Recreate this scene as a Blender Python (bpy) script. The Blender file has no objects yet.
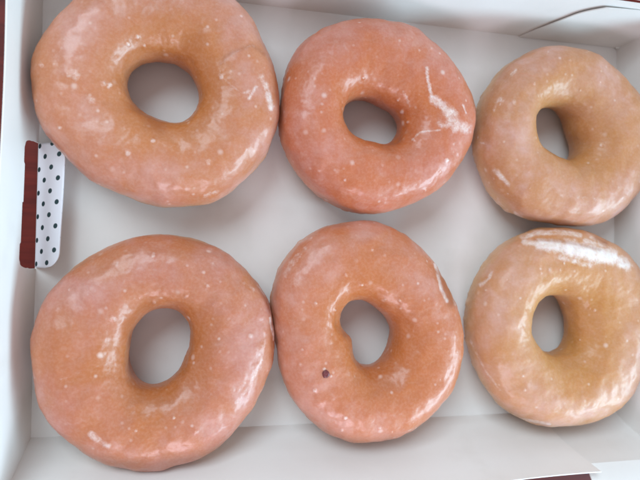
import bpy, bmesh, math, random
import numpy as np
from mathutils import Vector, Matrix, noise

S = 0.0085            # scene unit -> metres (a doughnut is about 9.5 cm across)
sc = bpy.context.scene
COL = sc.collection
random.seed(7)

# ------------------------------------------------------------------ camera
CAM = np.array([6.45108, 9.28345, 30.59624])
F = 590.0
RW = np.array([[0.97074363, 0.02118669, 0.23918181],
               [-0.02408434, 0.99966761, 0.00919832],
               [-0.23890742, -0.01468975, 0.97093123]])      # world -> camera
cd = bpy.data.cameras.new('camera')
cam = bpy.data.objects.new('camera', cd)
COL.objects.link(cam)
M = Matrix([list(RW.T[i]) for i in range(3)]).to_4x4()
M.translation = Vector(CAM * S)
cam.matrix_world = M
cd.sensor_width = 36.0
cd.lens = F / 640 * 36.0
cd.clip_start = 0.01
cd.clip_end = 50
cd.dof.use_dof = True
cd.dof.focus_distance = 28.5 * S
cd.dof.aperture_fstop = 11.0
sc.camera = cam

def unproj(u, v, z=0.0):
    d = RW.T @ np.array([(u - 320) / F, (240 - v) / F, -1.0])
    return CAM + d * ((z - CAM[2]) / d[2])

# ------------------------------------------------------------------ light
w = bpy.data.worlds.new('World')
sc.world = w
w.use_nodes = True
bg = w.node_tree.nodes['Background']
bg.inputs[0].default_value = (0.96, 0.94, 1.0, 1)
bg.inputs[1].default_value = 0.46

def area(name, az, el, dist, sx, sy, power, col):
    """a window: azimuth/elevation (degrees) seen from the box centre"""
    l = bpy.data.lights.new(name, 'AREA')
    l.shape = 'RECTANGLE'; l.size = sx; l.size_y = sy
    l.energy = power; l.color = col
    o = bpy.data.objects.new(name, l)
    COL.objects.link(o)
    c = Vector((16 * S, 11 * S, 0))
    a, e = math.radians(az), math.radians(el)
    d = Vector((math.cos(a) * math.cos(e), math.sin(a) * math.cos(e), math.sin(e)))
    o.location = c + d * dist
    o.rotation_euler = (-d).to_track_quat('-Z', 'Y').to_euler()
    return o
area('window_light', -30, 23, 1.5, 1.1, 0.45, 25, (0.52, 0.82, 1.0))
area('back_window_light', 128, 50, 1.6, 0.9, 0.7, 15, (0.70, 0.88, 1.0))
area('front_window_light', -97, 33, 0.40, 0.13, 0.09, 0.40, (0.90, 0.84, 1.0))

vs = sc.view_settings
vs.view_transform = 'Standard'
vs.look = 'None'
vs.exposure = 0.24
vs.gamma = 1.0
sc.render.resolution_x = 1024
sc.render.resolution_y = 768

# ------------------------------------------------------------------ node helpers
def new_mat(name):
    m = bpy.data.materials.new(name)
    m.use_nodes = True
    nt = m.node_tree
    return m, nt, nt.nodes['Principled BSDF']

def nd(nt, typ, **kw):
    n = nt.nodes.new(typ)
    for k, v in kw.items():
        if k in ('operation', 'blend_type', 'data_type', 'attribute_name', 'feature', 'distance',
                 'interpolation_type', 'noise_dimensions', 'clamp', 'clamp_factor'):
            setattr(n, k, v)
        else:
            n.inputs[k].default_value = v
    return n

def noise_tex(nt, vec, scale, detail=4.0, rough=0.55, dist=0.0):
    n = nt.nodes.new('ShaderNodeTexNoise')
    n.inputs['Scale'].default_value = scale
    n.inputs['Detail'].default_value = detail
    n.inputs['Roughness'].default_value = rough
    n.inputs['Distortion'].default_value = dist
    nt.links.new(vec, n.inputs['Vector'])
    return n.outputs['Fac']

def ramp(nt, src, stops):
    """map range a..b -> c..d, smoothstep"""
    a, b, c, d = stops
    n = nt.nodes.new('ShaderNodeMapRange')
    n.interpolation_type = 'SMOOTHSTEP'
    for i, v in zip((1, 2, 3, 4), (a, b, c, d)):
        n.inputs[i].default_value = v
    nt.links.new(src, n.inputs[0])
    return n.outputs[0]

def math_n(nt, op, a, b=None, clamp=False):
    n = nt.nodes.new('ShaderNodeMath')
    n.operation = op; n.use_clamp = clamp
    for i, x in enumerate((a, b)):
        if x is None: continue
        if isinstance(x, (int, float)): n.inputs[i].default_value = x
        else: nt.links.new(x, n.inputs[i])
    return n.outputs[0]

def mix(nt, fac, a, b, mode='MIX'):
    n = nt.nodes.new('ShaderNodeMix')
    n.data_type = 'RGBA'; n.blend_type = mode
    if isinstance(fac, (int, float)): n.inputs[0].default_value = fac
    else: nt.links.new(fac, n.inputs[0])
    for i, x in ((6, a), (7, b)):
        if isinstance(x, tuple): n.inputs[i].default_value = (*x, 1)
        else: nt.links.new(x, n.inputs[i])
    return n.outputs[2]

def attr(nt, name):
    n = nt.nodes.new('ShaderNodeAttribute')
    n.attribute_name = name
    return n.outputs['Fac']

def bump(nt, h, strength, dist, prev=None):
    n = nt.nodes.new('ShaderNodeBump')
    n.inputs['Strength'].default_value = strength
    n.inputs['Distance'].default_value = dist
    nt.links.new(h, n.inputs['Height'])
    if prev is not None: nt.links.new(prev, n.inputs['Normal'])
    return n.outputs['Normal']

# ------------------------------------------------------------------ materials
def mat_board():
    m, nt, p = new_mat('white_paperboard')
    tc = nt.nodes.new('ShaderNodeTexCoord').outputs['Object']
    a = noise_tex(nt, tc, 18, 5)
    b = noise_tex(nt, tc, 900, 3)
    st = noise_tex(nt, tc, 45, 4)
    c = mix(nt, ramp(nt, a, (0.3, 0.7, 0, 1)), (0.77, 0.735, 0.70), (0.82, 0.79, 0.76))
    # faint butter marks left by the doughnuts
    c = mix(nt, math_n(nt, 'MULTIPLY', ramp(nt, st, (0.55, 0.75, 0, 1)), 0.16), c, (0.60, 0.55, 0.49))
    nt.links.new(c, p.inputs['Base Color'])
    p.inputs['Roughness'].default_value = 0.42
    p.inputs['Specular IOR Level'].default_value = 0.4
    nt.links.new(bump(nt, a, 0.25, 0.0012, bump(nt, b, 0.25, 0.00006)), p.inputs['Normal'])
    return m

def mat_print():
    """white printed outside of the box with staggered dark green dots (UV in scene units)"""
    m, nt, p = new_mat('dotted_print')
    uv = nt.nodes.new('ShaderNodeUVMap'); uv.uv_map = 'print'
    sp = nt.nodes.new('ShaderNodeSeparateXYZ')
    nt.links.new(uv.outputs[0], sp.inputs[0])
    PX, PY = 0.86, 1.12
    masks = []
    for ox, oy in ((0, 0), (0.5, 0.5)):
        q = []
        for out, per, o in ((sp.outputs[0], PX, ox), (sp.outputs[1], PY, oy)):
            t = math_n(nt, 'ADD', math_n(nt, 'DIVIDE', out, per), o)
            t = math_n(nt, 'SUBTRACT', math_n(nt, 'FRACT', t), 0.5)
            t = math_n(nt, 'MULTIPLY', t, per)
            q.append(math_n(nt, 'MULTIPLY', t, t))
        d = math_n(nt, 'SQRT', math_n(nt, 'ADD', q[0], q[1]))
        masks.append(ramp(nt, d, (0.10, 0.14, 1, 0)))
    k = math_n(nt, 'MAXIMUM', masks[0], masks[1])
    nt.links.new(mix(nt, k, (0.80, 0.80, 0.84), (0.012, 0.045, 0.05)), p.inputs['Base Color'])
    p.inputs['Roughness'].default_value = 0.3
    return m

def mat_table():
    m, nt, p = new_mat('mahogany_tabletop')
    tc = nt.nodes.new('ShaderNodeTexCoord').outputs['Object']
    mp = nt.nodes.new('ShaderNodeMapping')
    mp.inputs['Scale'].default_value = (8, 90, 8)
    nt.links.new(tc, mp.inputs[0])
    g = noise_tex(nt, mp.outputs[0], 1.0, 8, 0.65, 0.8)
    c = mix(nt, ramp(nt, g, (0.3, 0.7, 0, 1)), (0.085, 0.008, 0.005), (0.16, 0.016, 0.009))
    nt.links.new(c, p.inputs['Base Color'])
    p.inputs['Roughness'].default_value = 0.5
    p.inputs['Specular IOR Level'].default_value = 0.2
    nt.links.new(bump(nt, g, 0.2, 0.0003), p.inputs['Normal'])
    return m

def mat_dough():
    m, nt, p = new_mat('fried_dough')
    tc = nt.nodes.new('ShaderNodeTexCoord').outputs['Object']
    a = noise_tex(nt, tc, 120, 6, 0.65)
    nt.links.new(mix(nt, ramp(nt, a, (0.3, 0.7, 0, 1)), (0.50, 0.27, 0.11), (0.66, 0.44, 0.22)), p.inputs['Base Color'])
    p.inputs['Roughness'].default_value = 0.7
    p.inputs['Subsurface Weight'].default_value = 0.2
    p.inputs['Subsurface Scale'].default_value = 0.003
    nt.links.new(bump(nt, a, 0.6, 0.0008), p.inputs['Normal'])
    return m

def mat_glaze(name, brown, rosy, band, seed, veil=0.3, wet=1.0):
    """sugar glaze over browned dough. 'band' attr: 1 on the paler side band of the dough,
       'frost' attr: thick or cracked white sugar and painted highlights, 'hole' attr: near the hole wall"""
    m, nt, p = new_mat(name)
    tco = nt.nodes.new('ShaderNodeTexCoord').outputs['Object']
    mp = nt.nodes.new('ShaderNodeMapping')
    mp.inputs['Location'].default_value = (seed * 0.37, seed * 0.11, seed * 0.23)
    nt.links.new(tco, mp.inputs[0])
    tc = mp.outputs[0]
    big = noise_tex(nt, tc, 38, 3, 0.5, 0.4)
    mid = noise_tex(nt, tc, 150, 4, 0.6, 0.3)
    fine = noise_tex(nt, tc, 900, 3, 0.6)
    c = mix(nt, ramp(nt, big, (0.35, 0.66, 0, 1)), brown, rosy)
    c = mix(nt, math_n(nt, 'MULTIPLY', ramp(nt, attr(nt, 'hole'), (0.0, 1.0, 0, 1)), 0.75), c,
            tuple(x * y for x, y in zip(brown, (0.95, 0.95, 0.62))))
    bnd = math_n(nt, 'MULTIPLY', attr(nt, 'band'), ramp(nt, mid, (0.25, 0.7, 0.55, 1)))
    c = mix(nt, bnd, c, band)
    # milky veil of drying sugar, in drifts and streaks
    v = ramp(nt, math_n(nt, 'ADD', math_n(nt, 'MULTIPLY', mid, 0.55), math_n(nt, 'MULTIPLY', big, 0.45)), (0.44, 0.68, 0.05, veil))
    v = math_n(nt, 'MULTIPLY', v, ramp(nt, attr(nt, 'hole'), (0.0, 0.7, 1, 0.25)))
    c = mix(nt, v, c, (0.66, 0.42, 0.38))
    # fine mottling
    c = mix(nt, ramp(nt, fine, (0.35, 0.75, 0.0, 0.09)), c, (0.80, 0.62, 0.54))
    # little sugar bubbles / specks of several sizes
    speck = None
    for sc_, r0, r1, keep, amt in ((150, 0.04, 0.24, 0.68, 0.50), (310, 0.04, 0.30, 0.74, 0.36)):
        vo = nt.nodes.new('ShaderNodeTexVoronoi')
        vo.inputs['Scale'].default_value = sc_
        nt.links.new(tc, vo.inputs['Vector'])
        s2 = nt.nodes.new('ShaderNodeSeparateColor')
        nt.links.new(vo.outputs['Color'], s2.inputs[0])
        k = math_n(nt, 'GREATER_THAN', s2.outputs[0], keep)
        s = math_n(nt, 'MULTIPLY', ramp(nt, vo.outputs['Distance'], (r0, r1, 1, 0)), k)
        s = math_n(nt, 'MULTIPLY', s, math_n(nt, 'MULTIPLY', s2.outputs[1], amt))
        speck = s if speck is None else math_n(nt, 'MAXIMUM', speck, s)
    c = mix(nt, speck, c, (0.86, 0.74, 0.68))
    fr = attr(nt, 'frost_glint')
    edge = math_n(nt, 'ADD', fr, math_n(nt, 'MULTIPLY', math_n(nt, 'SUBTRACT', noise_tex(nt, tc, 330, 5, 0.7), 0.5), 1.5))
    frm = math_n(nt, 'MULTIPLY', ramp(nt, edge, (0.25, 1.35, 0, 1.0)), ramp(nt, fr, (0.02, 0.25, 0, 1)))
    c = mix(nt, frm, c, (0.86, 0.77, 0.73))
    dk = attr(nt, 'crust')
    c = mix(nt, math_n(nt, 'MULTIPLY', dk, 0.8), c, (0.30, 0.09, 0.035))
    nt.links.new(c, p.inputs['Base Color'])
    rr = math_n(nt, 'ADD', ramp(nt, mid, (0.3, 0.7, 0.40, 0.50)), math_n(nt, 'MULTIPLY', frm, 0.25))
    nt.links.new(rr, p.inputs['Roughness'])
    p.inputs['Subsurface Weight'].default_value = 0.5
    p.inputs['Subsurface Scale'].default_value = 0.0035
    p.inputs['Subsurface Radius'].default_value = (1.0, 0.45, 0.22)
    p.inputs['Coat Weight'].default_value = 0.34 * wet
    p.inputs['Coat Roughness'].default_value = 0.21
    p.inputs['Specular IOR Level'].default_value = 0.42 * (0.4 + 0.6 * wet)
    n1 = bump(nt, mid, 0.25 * wet, 0.0003)
    n2 = bump(nt, fine, 0.4, 0.00012, n1)
    n3 = bump(nt, math_n(nt, 'ADD', speck, frm), 0.6, 0.0003, n2)
    nt.links.new(n3, p.inputs['Normal'])
    nt.links.new(n2, p.inputs['Coat Normal'])
    return m

def mat_plain(name, col, rough=0.5):
    m, nt, p = new_mat(name)
    tc = nt.nodes.new('ShaderNodeTexCoord').outputs['Object']
    a = noise_tex(nt, tc, 600, 4)
    nt.links.new(mix(nt, ramp(nt, a, (0.3, 0.7, 0, 1)), col, tuple(x * 0.75 for x in col)), p.inputs['Base Color'])
    p.inputs['Roughness'].default_value = rough
    nt.links.new(bump(nt, a, 0.5, 0.0002), p.inputs['Normal'])
    return m

BOARD = mat_board(); PRINT = mat_print(); TABLE = mat_table(); DOUGH = mat_dough()
SUGAR = mat_plain('dry_sugar_glaze', (0.86, 0.84, 0.80), 0.4)
JAM = mat_plain('dark_burnt_spot', (0.17, 0.035, 0.035), 0.35)

# ------------------------------------------------------------------ mesh helpers
def link(name, me, mats, parent=None):
    o = bpy.data.objects.new(name, me)
    for mt in (mats if isinstance(mats, (list, tuple)) else [mats]): me.materials.append(mt)
    COL.objects.link(o)
    if parent is not None: o.parent = parent
    return o

def poly_mesh(name, verts, faces, smooth=False):
    me = bpy.data.meshes.new(name)
    me.from_pydata([tuple(float(c) * S for c in v) for v in verts], [], [tuple(f) for f in faces])
    me.update()
    if smooth:
        me.polygons.foreach_set('use_smooth', [True] * len(me.polygons))
    return me

def sheet(name, P, mats, parent, thick=0.06, smooth=True, skip=None, printed=False):
    """thick board from a grid P[i][j] of points; 'skip(i,j)' cells left open.
       Front side = +normal of the grid (di x dj); printed=True prints the back side."""
    P = np.array(P, float)
    n, m_ = P.shape[:2]
    du = np.gradient(P, axis=0); dv = np.gradient(P, axis=1)
    N = np.cross(du, dv); N /= np.linalg.norm(N, axis=2, keepdims=True) + 1e-12
    Q = P - N * thick
    vid = lambda i, j, b: (i * m_ + j) + b * n * m_
    verts = list(P.reshape(-1, 3)) + list(Q.reshape(-1, 3))
    cells = {(i, j) for i in range(n - 1) for j in range(m_ - 1) if not (skip and skip(i, j))}
    faces, mi = [], []
    for i, j in sorted(cells):
        faces.append((vid(i, j, 0), vid(i + 1, j, 0), vid(i + 1, j + 1, 0), vid(i, j + 1, 0))); mi.append(0)
        faces.append((vid(i, j, 1), vid(i, j + 1, 1), vid(i + 1, j + 1, 1), vid(i + 1, j, 1))); mi.append(1 if printed else 0)
        for (a, b, nb) in (((i, j), (i + 1, j), (i, j - 1)), ((i + 1, j), (i + 1, j + 1), (i + 1, j)),
                           ((i + 1, j + 1), (i, j + 1), (i, j + 1)), ((i, j + 1), (i, j), (i - 1, j))):
            if nb not in cells:
                faces.append((vid(*a, 0), vid(*a, 1), vid(*b, 1), vid(*b, 0))); mi.append(0)
    me = poly_mesh(name, verts, faces)
    o = link(name, me, [BOARD, PRINT] if printed else mats, parent)
    me.polygons.foreach_set('material_index', mi)
    if printed:
        lu = np.concatenate([[0], np.cumsum(np.linalg.norm(P[1:, 0] - P[:-1, 0], axis=1))])
        lv = np.concatenate([[0], np.cumsum(np.linalg.norm(P[0, 1:] - P[0, :-1], axis=1))])
        uvl = me.uv_layers.new(name='print')
        for l in me.loops:
            k = l.vertex_index % (n * m_)
            uvl.data[l.index].uv = (lv[k % m_], lu[k // m_])
    if smooth:
        me.polygons.foreach_set('use_smooth', [True] * len(me.polygons))
        me.set_sharp_from_angle(angle=math.radians(35))
    me.update()
    return o

# ------------------------------------------------------------------ table
TZ = -0.35
me = bpy.data.meshes.new('tabletop')
r = 90
me.from_pydata([((x) * S * 1.0, (y) * S, z * S) for z in (TZ, TZ - 3) for x, y in ((-r, -r), (r + 30, -r), (r + 30, r), (-r, r))], [],
               [(0, 1, 2, 3), (7, 6, 5, 4), (0, 4, 5, 1), (1, 5, 6, 2), (2, 6, 7, 3), (3, 7, 4, 0)])
t = link('tabletop', me, TABLE)
t['kind'] = 'structure'

# ------------------------------------------------------------------ box
W, H = 32.44, 22.0
box = bpy.data.objects.new('doughnut_box', None)
box.empty_display_size = 0.02
COL.objects.link(box)
box['label'] = 'open white paperboard box holding the six doughnuts, dotted tab pushed in through its side'
box['category'] = 'box'

def wob(x, y, s=0.16, a=0.05):
    return a * noise.noise(Vector((x * s, y * s, 3.3)))

# floor panel
xs = np.linspace(0, W, 60); ys = np.linspace(0, H, 42)
edge = lambda x, y: min(1, min(x, W - x, y, H - y) / 1.5)
sheet('base', [[(x, y, wob(x, y, 0.12, 0.10) * edge(x, y)) for y in ys] for x in xs], BOARD, box, 0.08)

def lerp_prof(prof, t_):
    zs = [p_[1] for p_ in prof]; os_ = [p_[0] for p_ in prof]
    return np.interp(t_, zs, os_)

bkp = [(0.0, 0.05), (0.15, 1.0), (0.55, 4.6)]
# front wall: leans out, pushed out by the doughnuts
frp = [(0.0, 0.05), (0.55, 0.9), (1.05, 2.0), (1.45, 3.2), (1.85, 4.6)]
zs = np.array([-0.1, 0.3, 0.6, 0.9, 1.3, 1.7, 2.0, 2.6, 3.2, 3.9, 4.6])
xf = np.linspace(0, 27.45, 80)
lean = lambda x: 1.0 + 0.03 * math.sin(x * 0.45) + 0.012 * max(0.0, min(1, (x - 10) / 6)) * max(0.0, 27.4 - x)
def front_pt(x, z, off=0.0):
    return (x - (0.04 + 0.1 * z) * max(0, 1 - x / 4), -0.02 - lerp_prof(frp, z) * lean(x) - off, z)
def front_x(x, z):      # right-hand edge slants with height
    k = max(0, (x - 24) / 3.45)
    return x + k * (-0.25 + 0.17 * z) * 0.9
sheet('wall', [[front_pt(front_x(x, z), z) for z in zs] for x in xf], BOARD, box, 0.06)
# corner flap that continues the front to the corner, a little behind the wall
xg = np.linspace(26.2, W + 1.0, 20)
zg = np.linspace(-0.1, 3.75, 12)
sheet('corner_flap', [[front_pt(x if x < W else W + (x - W) * lerp_prof([(0, 0), (1, 3.75)], z), z, 0.09 + 0.075 * z) for z in zg] for x in xg], BOARD, box, 0.06)
# side flap hanging out behind that corner
sheet('side_flap', [[(x, -1.78 - k * 1.5, 3.62 + k * 1.3 - 0.4 * k * k) for k in np.linspace(0, 2.2, 12)] for x in np.linspace(27.75, W + 4.5, 14)], BOARD, box, 0.06)

# left wall, with the punched vent; grid runs along y then z
lfp = [(0.0, 0.05), (0.15, 1.0), (0.28, 2.4), (0.46, 4.6)]
y0, y1 = 8.05, 14.05
def slot_top(y):
    e = min(y - y0, y1 - y)
    if e <= 0: return -0.1
    base = 1.86 if y < 11.1 else 1.74
    if e < 0.3: return base * math.sqrt(max(0, 1 - (1 - e / 0.3) ** 2))
    k = 0.5 + 0.5 * math.tanh((e - 1.2) / 0.03)
    return base + 0.12 * (1 - k) * min(1, (e - 0.3) / 0.2)
yl = np.unique(np.concatenate([np.linspace(0, y0, 16), y0 + np.linspace(0, 0.34, 26), np.linspace(y0, y1, 150),
                               y1 - np.linspace(0, 0.34, 26), np.linspace(y1, H, 16)]))[::-1]
bulge = lambda y, z: (0.10 * math.sin(y * 0.28) - 0.0) * z / 4.6
sheet('wall', [[(-0.02 - lerp_prof(lfp, z) - bulge(y, z), y - (lerp_prof(frp, z) + 0.02) * max(0, 1 - y / 6) + lerp_prof(bkp, z) * max(0, 1 - (H - y) / 5), z) for z in slot_top(y) + (4.6 - slot_top(y)) * np.linspace(0, 1, 16)] for y in yl], BOARD, box, 0.06)

# dotted tab: the punched piece folded inward about the floor crease; its upper side is the printed outside
def tab():
    n, m_ = 60, 26
    verts, faces = [], []
    L = 1.72
    P = []
    for i in range(n + 1):
        v = i / n
        y = y0 + 0.05 + v * (y1 - y0 - 0.1)
        e = min(v, 1 - v) * (y1 - y0)
        ln = L * (1 if e > 0.75 else (0.50 + 0.50 * math.sqrt(max(0, 1 - (1 - e / 0.75) ** 2))))
        row = []
        for j in range(m_ + 1):
            s = j / m_ * ln
            ang = math.radians(56 - 7 * s - 7 * v)
            x = 0.03 + s * math.cos(ang)
            z = 0.12 + s * math.sin(ang)
            row.append((x, y, z, s))
        P.append(row)
    for b in (0, 1):
        for row in P:
            for (x, y, z, s) in row: verts.append((x + 0.04 * b, y, z - 0.05 * b))
    K = (n + 1) * (m_ + 1)
    vid = lambda i, j, b: i * (m_ + 1) + j + b * K
    for i in range(n):
        for j in range(m_):
            faces.append((vid(i, j, 0), vid(i, j + 1, 0), vid(i + 1, j + 1, 0), vid(i + 1, j, 0)))
            faces.append((vid(i, j, 1), vid(i + 1, j, 1), vid(i + 1, j + 1, 1), vid(i, j + 1, 1)))
    for i in range(n):
        faces.append((vid(i, m_, 0), vid(i, m_, 1), vid(i + 1, m_, 1), vid(i + 1, m_, 0)))
        faces.append((vid(i, 0, 0), vid(i + 1, 0, 0), vid(i + 1, 0, 1), vid(i, 0, 1)))
    for j in range(m_):
        faces.append((vid(0, j, 0), vid(0, j, 1), vid(0, j + 1, 1), vid(0, j + 1, 0)))
        faces.append((vid(n, j, 0), vid(n, j + 1, 0), vid(n, j + 1, 1), vid(n, j, 1)))
    me = poly_mesh('vent_tab', verts, faces, True)
    uvl = me.uv_layers.new(name='print')
    flat = [p_ for row in P for p_ in row]
    for l in me.loops:
        x, y, z, s = flat[l.vertex_index % K]
        uvl.data[l.index].uv = (s + 0.30, y - y0 + 0.35 - 0.1 * s)
    return link('vent_tab', me, PRINT, box)
tb = tab()
tb['label'] = 'white tab with dark green dots'

# right wall
rgp = [(0.0, 0.05), (0.12, 0.5), (0.5, 2.0), (1.25, 4.6)]
yr = np.linspace(0, H, 50); zr = np.linspace(-0.1, 4.6, 14)
sheet('wall', [[(W + 0.02 + lerp_prof(rgp, z), y - (lerp_prof(frp, z) * 1.03 + 0.12 + 0.1 * z) * max(0, 1 - y / 6) + lerp_prof(bkp, z) * max(0, 1 - (H - y) / 5), z) for z in zr] for y in yr], BOARD, box, 0.06)
# back wall, carrying on into the open lid
bkp = [(0.0, 0.05), (0.15, 1.0), (0.55, 4.6)]
xb = np.linspace(W + 1.6, -0.6, 70)
sheet('wall', [[(x, H + 0.01 + lerp_prof(bkp, z), z) for z in np.linspace(-0.1, 4.6, 14)] for x in xb], BOARD, box, 0.06)
ld = []
for x in np.linspace(W + 4, -0.8, 40):
    row = []
    for k in np.linspace(0, 1, 26):
        s = k * 22
        row.append((x, H + 0.70 + s * math.sin(math.radians(30)) + 0.4 * math.sin(k * 3.1), 4.66 + s * math.cos(math.radians(30))))
    ld.append(row)
sheet('lid', ld, BOARD, box, 0.06)
# corner flap lying inside the back wall, with its slanted, rounded edge
fl = []
for zz in np.linspace(0.05, 4.15, 26):
    t_ = (zz - 0.05) / 4.1
    xl = 25.7 + 1.9 * t_ + (0.9 * max(0, t_ - 0.72) ** 2 * 9)
    row = []
    for k in np.linspace(0, 1, 24):
        x = xl + k * (W + 0.05 + lerp_prof(rgp, zz) - xl)
        off = 0.13 + 0.15 * (1 - k) ** 2 * (0.25 + 0.75 * t_)
        row.append((x, H + 0.10 + lerp_prof(bkp, zz) - off, zz))
    fl.append(row)
fl = [list(r_) for r_ in zip(*fl)]
sheet('corner_flap', fl[::-1], BOARD, box, 0.06)

# ------------------------------------------------------------------ doughnuts
def rad_fn(pts, c, order, lo=None):
    """periodic radius from traced points, low-order Fourier fit"""
    d = np.array(pts) - c
    th = np.arctan2(d[:, 1], d[:, 0]); r_ = np.hypot(d[:, 0], d[:, 1])
    cols = [np.ones_like(th)]
    for k in range(1, order + 1): cols += [np.cos(k * th), np.sin(k * th)]
    A = np.stack(cols, 1)
    reg = np.diag([0] + [0.02 * (1 + i // 2) ** 2 for i in range(2 * order)])
    co = np.linalg.solve(A.T @ A + reg, A.T @ r_)
    def f(t):
        t = np.asarray(t, float)
        out = np.full(t.shape, co[0])
        for k in range(1, order + 1):
            out = out + co[2 * k - 1] * np.cos(k * t) + co[2 * k] * np.sin(k * t)
        return out
    return f

ZC, BH = 1.78, 1.80
def doughnut(tr, outer, hole, mat, label, seed, frost_glint=(), specks=(), crust=(), dents=(), flat=2.25):
    ox, oy, s = tr
    conv = lambda pts: np.array([unproj(ox + s * a, oy + s * b, ZC)[:2] for a, b in pts])
    po, ph = conv(outer), conv(hole)
    c = ph.mean(0) * 0.5 + 0.5 * np.array([(po[:, 0].min() + po[:, 0].max()) / 2, (po[:, 1].min() + po[:, 1].max()) / 2])
    fo, fh = rad_fn(po, c, 6), rad_fn(ph, c, 3)
    NT, NP = 360, 170
    th = np.linspace(0, 2 * math.pi, NT, endpoint=False)
    tx, ty = (c[0] - CAM[0]) / (CAM[2] - ZC), (c[1] - CAM[1]) / (CAM[2] - ZC)
    tphi = tx * np.cos(th) + ty * np.sin(th)
    ro, ri = fo(th), fh(th)
    a0 = (ro - ri) / 2
    corr = np.sqrt(a0 ** 2 + (BH * tphi) ** 2) - a0
    ro = ro - corr; ri = ri + corr
    RC, A = (ro + ri) / 2, (ro - ri) / 2
    ph_ = np.linspace(0, 2 * math.pi, NP, endpoint=False)
    T, Ph = np.meshgrid(th, ph_, indexing='ij')
    cp, sp_ = np.cos(Ph), np.sin(Ph)
    e = 2 / flat
    X = np.sign(cp) * np.abs(cp) ** e
    Z = np.sign(sp_) * np.abs(sp_) ** e
    # crest a little nearer the hole, height waves round the ring
    hv = np.array([1 + 0.05 * noise.noise(Vector((1.6 * math.cos(t), 1.6 * math.sin(t), seed * 3.1))) for t in th])
    R = RC[:, None] + A[:, None] * X
    z = ZC + BH * hv[:, None] * Z
    # softly flattened base
    low = z < 0.42
    z = np.where(low, 0.07 + 0.42 * np.exp((z - 0.42) / 0.42) * 0.84, z)
    x = R * np.cos(T); y = R * np.sin(T)
    P = np.stack([x, y, z], -1)
    # lumps
    fx = X * np.cos(T); fy = X * np.sin(T)
    disp = np.zeros(x.shape)
    for i in range(NT):
        for j in range(NP):
            p_ = Vector((x[i, j] * 0.55, y[i, j] * 0.55, z[i, j] * 0.55 + seed * 7.7))
            disp[i, j] = 0.13 * noise.noise(p_) + 0.045 * noise.noise(p_ * 3.1) + 0.014 * noise.noise(p_ * 9.0)
    nrm = np.stack([X * np.cos(T), X * np.sin(T), Z], -1)
    nrm /= np.linalg.norm(nrm, axis=2, keepdims=True)
    # crusty sugar lip where the glaze ran down the side
    lip = np.zeros(x.shape)
    for i in range(NT):
        a_ = th[i]
        n0 = noise.noise(Vector((9 * math.cos(a_), 9 * math.sin(a_), seed * 5.5))) + 0.6 * noise.noise(Vector((26 * math.cos(a_), 26 * math.sin(a_), seed)))
        lip[i] = max(0, n0)
    lipm = np.exp(-((z - 0.95) / 0.45) ** 2) * (X > 0)
    disp += 0.10 * lip * lipm
    # dents / tears: (u, v, radius, depth) traced in the photograph, zc = 2.6
    top = P[..., :2] + c
    def feat(u, v, zz=3.0): return unproj(u, v, zz)[:2]
    for (u, v, rr, dep, zz) in dents:
        q = unproj(u, v, zz) - np.array([c[0], c[1], 0])
        d2 = ((P - q) ** 2).sum(-1) / rr ** 2
        disp -= dep * np.exp(-d2 * 1.6)
    P = P + nrm * disp[..., None]
    P[..., 2] = np.maximum(P[..., 2], 0.06)
    zmin = P[..., 2].min()
    Wd = P + np.array([c[0], c[1], 0]) - CAM
    PV = (CAM + Wd * ((2.9 - CAM[2]) / Wd[..., 2:]))[..., :2] - c
    def seg_d(pts, w_):
        """min distance of each vertex to a traced polyline laid on the upper surface"""
        best = np.full(x.shape, 1e9)
        q = [np.array(feat(u, v, 2.9)) - c for u, v in pts]
        V2 = PV
        if len(q) == 1: return np.linalg.norm(V2 - q[0], axis=-1) / w_
        for a, b in zip(q[:-1], q[1:]):
            ab = b - a
            t_ = np.clip(((V2 - a) @ ab) / (ab @ ab), 0, 1)
            best = np.minimum(best, np.linalg.norm(V2 - (a + t_[..., None] * ab), axis=-1))
        return best / w_
    nn = np.cross(np.roll(P, -1, 0) - np.roll(P, 1, 0), np.roll(P, -1, 1) - np.roll(P, 1, 1))
    nn /= np.linalg.norm(nn, axis=-1, keepdims=True) + 1e-12
    vd = -Wd / np.linalg.norm(Wd, axis=-1, keepdims=True)
    up = np.clip(np.abs((nn * vd).sum(-1)) * 5, 0, 1) * ((nrm * vd).sum(-1) > 0)
    fr = np.clip(lip * 1.5, 0, 0.8) * lipm
    for (pts, w_, amt) in frost_glint:  # sugar patches and cracks, plus rim highlights painted in white
        d = seg_d(pts, w_)
        fr = np.maximum(fr, amt * np.clip(1.35 - 0.75 * d, 0, 1) * up)
    for (u, v, w_) in specks:  # sugar specks plus small glints painted into the colour
        d = seg_d([(u, v)], w_)
        k = np.clip(1.5 - d, 0, 1) * up
        fr = np.maximum(fr, 0.62 * k)
        P = P + nrm * (0.035 * np.clip(1.2 - d, 0, 1) * up)[..., None]
    cr = np.zeros(x.shape)
    for (pts, w_, amt) in crust:
        cr = np.maximum(cr, amt * np.exp(-seg_d(pts, w_) ** 2) * up)
    band = np.clip(1 - np.abs((z - 1.25) / 1.05), 0, 1) ** 0.8 * (X > 0)
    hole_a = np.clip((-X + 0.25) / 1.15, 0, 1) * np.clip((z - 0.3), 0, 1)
    root = bpy.data.objects.new('doughnut', None)
    root.empty_display_size = 0.03
    COL.objects.link(root)
    root.location = (c[0] * S, c[1] * S, 0)
    root['label'] = label; root['category'] = 'doughnut'; root['group'] = 'glazed ring doughnuts in the box'
    # dough: full ring
    st = 3
    Pd = P[::st, ::2] - nrm[::st, ::2] * 0.07
    Pd[..., 2] = np.maximum(Pd[..., 2], 0.12)
    a_, b_ = Pd.shape[:2]
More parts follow.
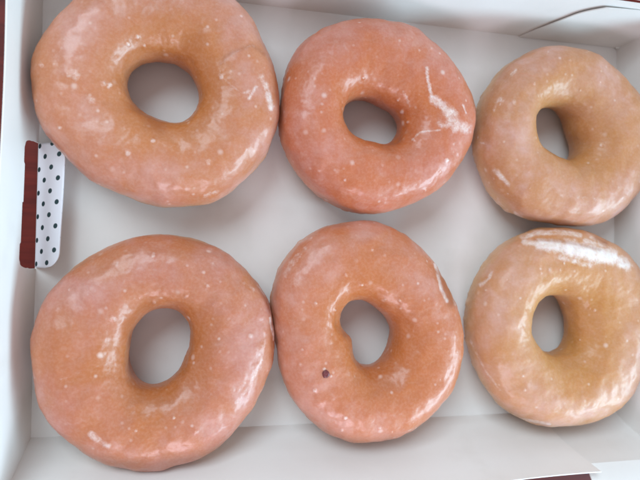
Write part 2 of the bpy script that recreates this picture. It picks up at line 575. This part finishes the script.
    fs = [(i * b_ + j, ((i + 1) % a_) * b_ + j, ((i + 1) % a_) * b_ + (j + 1) % b_, i * b_ + (j + 1) % b_) for i in range(a_) for j in range(b_)]
    link('dough', poly_mesh('dough', Pd.reshape(-1, 3), fs, True), DOUGH, root)
    # glaze: everything but the underside, with a wavy lower edge
    zoff = ZC
    keepz = np.array([0.34 + 0.22 * noise.noise(Vector((3 * math.cos(t), 3 * math.sin(t), seed))) for t in th])
    Pf = P.copy()
    fs = []
    for i in range(NT):
        i2 = (i + 1) % NT
        for j in range(NP):
            j2 = (j + 1) % NP
            if Pf[i, j, 2] > keepz[i] or Z[i, j] > 0:
                fs.append((i * NP + j, i2 * NP + j, i2 * NP + j2, i * NP + j2))
    me = poly_mesh('glaze', Pf.reshape(-1, 3), fs, True)
    for nm, arr in (('frost_glint', fr), ('band', band), ('hole', hole_a), ('crust', cr)):
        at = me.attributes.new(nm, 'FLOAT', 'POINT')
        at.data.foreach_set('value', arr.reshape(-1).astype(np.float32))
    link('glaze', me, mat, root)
    return root, c

rose = ((0.48, 0.158, 0.048), (0.49, 0.178, 0.098), (0.56, 0.29, 0.13))
tan = ((0.50, 0.215, 0.085), (0.53, 0.250, 0.150), (0.62, 0.39, 0.20))
G1 = mat_glaze('glaze_rosy_brown', *rose, 1)
G2 = mat_glaze('glaze_red_brown', (0.50, 0.128, 0.036), (0.51, 0.146, 0.074), (0.53, 0.21, 0.10), 2)
G3 = mat_glaze('glaze_tan', *tan, 3, 0.5, 0.5)
G4 = mat_glaze('glaze_rosy_amber', (0.45, 0.138, 0.040), (0.46, 0.154, 0.092), (0.62, 0.36, 0.16), 4)
G5 = mat_glaze('glaze_salmon_brown', (0.49, 0.142, 0.040), (0.50, 0.164, 0.080), (0.56, 0.25, 0.11), 11)
G6 = mat_glaze('glaze_golden', (0.53, 0.232, 0.078), (0.55, 0.272, 0.145), (0.62, 0.40, 0.20), 6, 0.42, 0.55)

doughnut((20, 0, .45),
    [(75,60),(35,120),(27,190),(40,260),(75,325),(130,380),(200,425),(280,455),(350,462),(430,448),(500,405),(550,340),(570,270),(572,200),(555,130),(520,60),(480,5),(430,-38),(300,-75),(180,-38),(120,5)],
    [(237,190),(250,160),(290,133),(330,138),(375,165),(397,205),(392,240),(365,265),(325,272),(285,255),(250,228)],
    G1, 'large rosy doughnut over the vent tab, fine white cracks on its right side', 1,
    frost_glint=[([(262,78),(267,90)], .16, .6), ([(268,94),(271,108)], .16, .75), ([(243,93),(252,90),(257,87)], .08, .6), ([(254,90),(249,99)], .08, .75),
           ([(222,62),(236,52),(252,45),(262,52)], .06, .36), ([(222,62),(219,75),(240,92)], .06, .36), ([(205,196),(216,192)], .10, .5)],
    specks=[(91,101,.20),(76,76,.22),(41,65,.12),(128,153,.15),(208,162,.16),(222,77,.14),(103,84,.16),(153,141,.12),(165,170,.09),(68,75,.12),(110,85,.12),(137,37,.12),(128,44,.12),(144,46,.10),(60,128,.09)],  # the cluster above left of the hole is a painted glint
    crust=[([(137,107),(143,113),(150,121),(158,126)], .35, .6), ([(221,64),(225,57),(236,51),(252,45),(264,54)], .09, .45)],
    dents=[(143,110,.35,.14,2.2),(228,56,.5,.05,3.3),(185,35,.7,.07,3.4)])
doughnut((260, 10, .437),
    [(43,200),(60,130),(100,75),(160,40),(230,25),(300,30),(370,60),(430,115),(465,170),(488,240),(478,310),(440,370),(380,425),(300,460),(220,465),(150,440),(95,395),(55,335),(38,270)],
    [(192,235),(210,208),(250,205),(290,230),(312,265),(315,290),(285,305),(250,302),(215,285),(195,260)],
    G2, 'reddish doughnut with a jagged white patch of cracked glaze right of its hole', 2,
    frost_glint=[([(427,68),(428,82),(432,97)], .10, .8), ([(434,100),(444,106),(450,118)], .28, .72), ([(450,112),(458,125),(466,128)], .28, .75), ([(440,122),(455,128)], .24, .65),
           ([(412,140),(420,132),(440,130)], .06, .7), ([(463,105),(466,113)], .06, .8), ([(404,92),(410,106)], .09, .55)],  # last stroke is a highlight painted right of the hole
    specks=[(447,160,.14),(408,122,.10),(414,140,.09),(398,100,.10),(402,112,.12),(363,78,.08),(425,190,.09),(431,49,.10),(345,180,.09),(440,172,.08)],  # the ones beside that stroke are painted glints too
    crust=[([(395,138),(390,145)], .4, .5)],
    dents=[(396,140,.4,.12,2.3),(440,110,.6,.05,3.2)])
doughnut((440, 30, .4376),
    [(72,200),(95,140),(140,85),(200,50),(260,42),(330,55),(400,95),(447,150),(470,210),(472,280),(450,355),(400,425),(330,445),(270,447),(200,435),(140,405),(95,350),(72,280)],
    [(215,207),(232,180),(260,177),(288,203),(300,250),(298,295),(268,294),(233,259),(215,232)],
    G3, 'tan glazed doughnut in the corner by the slanted flap, its hole a narrow oval', 3,
    frost_glint=[([(494,110),(496,103),(500,98)], .10, .6), ([(501,99),(500,105)], .07, .5), ([(495,170),(502,178),(508,184)], .14, .75), ([(516,70),(511,75)], .09, .7),  # the lower left rim stroke is a highlight painted in white
           ([(560,195),(600,200)], .12, .45), ([(505,215),(528,224)], .10, .85), ([(478,142),(486,144)], .05, .6), ([(515,213),(530,225)], .10, .8), ([(497,200),(508,210)], .07, .5)],
    specks=[(514,102,.16),(534,84,.12),(538,95,.07),(601,145,.13),(498,170,.12),(600,82,.07),(580,90,.07),(548,52,.08),(570,60,.09),(530,188,.07)],  # includes glints painted on the lower left rim and right of the hole
    dents=[(482,142,.5,.08,2.5)])
doughnut((20, 220, .542),
    [(20,240),(40,165),(85,100),(150,55),(220,30),(290,27),(350,45),(410,85),(450,135),(467,195),(462,265),(430,340),(380,400),(310,445),(230,458),(160,448),(95,410),(50,350),(25,290)],
    [(205,225),(218,190),(250,167),(285,163),(308,185),(313,220),(303,260),(275,290),(235,303),(212,275)],
    G4, 'largest doughnut, glossy brown with shiny lower right rim and a tall oval hole', 4,
    frost_glint=[([(91,434),(98,440),(108,446)], .14, .7), ([(258,285),(268,300),(274,325),(274,340)], .06, .7), ([(262,360),(250,385),(236,403)], .10, .55),  # lower left and lower right rim strokes paint highlights into the glaze colour
           ([(60,380),(98,366)], .04, .35), ([(32,372),(33,378)], .08, .7), ([(270,318),(273,334)], .07, .8), ([(262,280),(266,288)], .09, .6), ([(244,283),(254,290)], .10, .4)],
    specks=[(250,336,.14),(214,305,.10),(236,337,.07),(268,288,.12),(258,284,.1),(272,312,.1),(154,302,.11),(153,256,.12),(186,296,.10),(112,318,.14),(196,432,.10),(174,418,.08),(136,431,.09),(70,290,.09),(208,286,.1)],  # some above and left of the hole are painted glints
    crust=[([(132,340),(133,322),(142,310),(152,304)], .32, .45)],
    dents=[(134,335,.4,.08,2.2),(190,240,1.0,.06,3.0)])
r5, c5 = doughnut((255, 210, .5),
    [(28,150),(60,90),(110,45),(170,25),(240,25),(300,50),(345,95),(375,140),(400,200),(410,250),(400,320),(370,385),(320,430),(250,458),(180,458),(120,430),(70,375),(42,300),(32,220)],
    [(172,192),(195,187),(230,192),(258,210),(268,250),(262,290),(240,308),(210,304),(188,290),(176,240)],
    G5, 'salmon brown doughnut with a small dark red spot and a torn right edge', 5,
    frost_glint=[([(435,264),(438,274),(441,288),(447,301)], .10, .85), ([(446,276),(452,292),(455,304)], .09, .8), ([(285,275),(292,262),(305,250)], .16, .5), ([(290,245),(312,238)], .06, .5)],  # the upper left rim stroke is a highlight put into the colour
    specks=[(324,369,.10),(331,376,.08),(316,304,.11),(346,275,.11),(372,250,.10),(315,390,.14),(345,418,.13),(342,430,.10),(380,428,.09),(392,432,.07),(335,310,.08),(400,300,.1),(362,285,.08),(440,380,.06)],  # the pair just above the hole are painted glints
    crust=[([(441,270),(446,286),(452,302)], .30, 1.0), ([(341,314),(342,326),(345,336)], .14, .6)],
    dents=[(441,276,.4,.22,2.2),(446,286,.5,.38,2.2),(450,297,.42,.3,2.1),(344,338,.85,-.24,1.9),(338,324,.4,.08,2.8)])
doughnut((440, 220, .4587),
    [(50,230),(60,160),(90,95),(135,50),(190,22),(250,15),(320,25),(380,55),(418,100),(440,150),(448,220),(442,290),(425,350),(380,410),(310,440),(240,447),(170,430),(110,385),(70,320)],
    [(197,230),(208,190),(235,162),(260,170),(275,200),(275,240),(262,280),(235,288),(210,270),(200,250)],
    G6, 'golden tan doughnut with a thick white streak of glaze across its upper edge', 6,
    frost_glint=[([(524,242),(545,243)], .16, .85), ([(540,244),(570,248)], .30, 1.05), ([(568,248),(590,253),(612,257)], .42, 1.15), ([(610,257),(627,265)], .32, .95), ([(522,237),(536,233),(560,232),(580,235)], .16, .75), ([(585,240),(604,246),(614,253)], .14, .7), ([(560,257),(590,266)], .14, .7), ([(590,237),(610,248)], .10, .6),
           ([(480,285),(488,280),(492,272)], .10, .7), ([(470,340),(485,370),(500,390)], .07, .55), ([(515,418),(550,424)], .08, .7)],  # upper left and left rim strokes are highlights painted into the colour
    specks=[(550,270,.17),(541,273,.09),(486,290,.10),(564,264,.07),(595,310,.10),(590,308,.1),(523,376,.09),(525,390,.09),(580,340,.08),(560,270,.07),(507,280,.06)],  # includes glints painted right of the hole and on the upper left rim
    crust=[([(535,240),(560,241),(585,246),(600,250)], .10, .5), ([(596,238),(606,243)], .14, .7)], dents=[(603,240,.5,.1,3.0),(570,243,.3,.06,2.9),(585,246,.3,.06,2.9)])

# small dark spot on the salmon doughnut
def blob(name, mat, loc, r3, parent=None, seed=0, amp=.2):
    bm = bmesh.new()
    bmesh.ops.create_icosphere(bm, subdivisions=4, radius=1)
    for v in bm.verts:
        n_ = 1 + amp * noise.noise(v.co * 1.7 + Vector((seed, 0, 0)))
        v.co = Vector((v.co.x * r3[0], v.co.y * r3[1], v.co.z * r3[2])) * n_ * S
    me = bpy.data.meshes.new(name); bm.to_mesh(me); bm.free()
    me.polygons.foreach_set('use_smooth', [True] * len(me.polygons))
    o = link(name, me, mat, parent)
    o.location = tuple(a * S for a in loc)
    return o
def on_surface(root, u, v):
    """where the traced sight line meets the glaze"""
    gl = [k for k in root.children if k.name.startswith('glaze')][0]
    d = RW.T @ np.array([(u - 320) / F, (240 - v) / F, -1.0])
    o = Vector(CAM * S) - root.location
    ok, hit, n_, _ = gl.ray_cast(o, Vector(d).normalized())
    return (hit / S if ok else Vector((0, 0, 3))), n_
bpy.context.view_layer.update()
p5, n5 = on_surface(r5, 326, 374)
blob('dark_spot', JAM, (p5.x, p5.y, p5.z - 0.0), (.17, .19, .08), r5, 2, .25)


# sugar crumbs on the cardboard
for k, (u, v, z_, rr, lab) in enumerate((
        (620, 47.5, 0.12, .13, 'tiny white sugar crumb in the far box corner by the slanted flap'),
        (616.5, 411.5, 0.16, .14, 'tiny white sugar crumb beside the golden doughnut with the white streak'))):
    q = unproj(u, v, z_)
    q[0] = min(q[0], W - 0.05)
    o = blob('sugar_crumb', SUGAR, (q[0], q[1], q[2] + 0.02), (rr, rr * 1.2, rr * .8), None, k + 5, .5)
    o['label'] = lab; o['category'] = 'crumb'; o['group'] = 'sugar crumbs in the box'
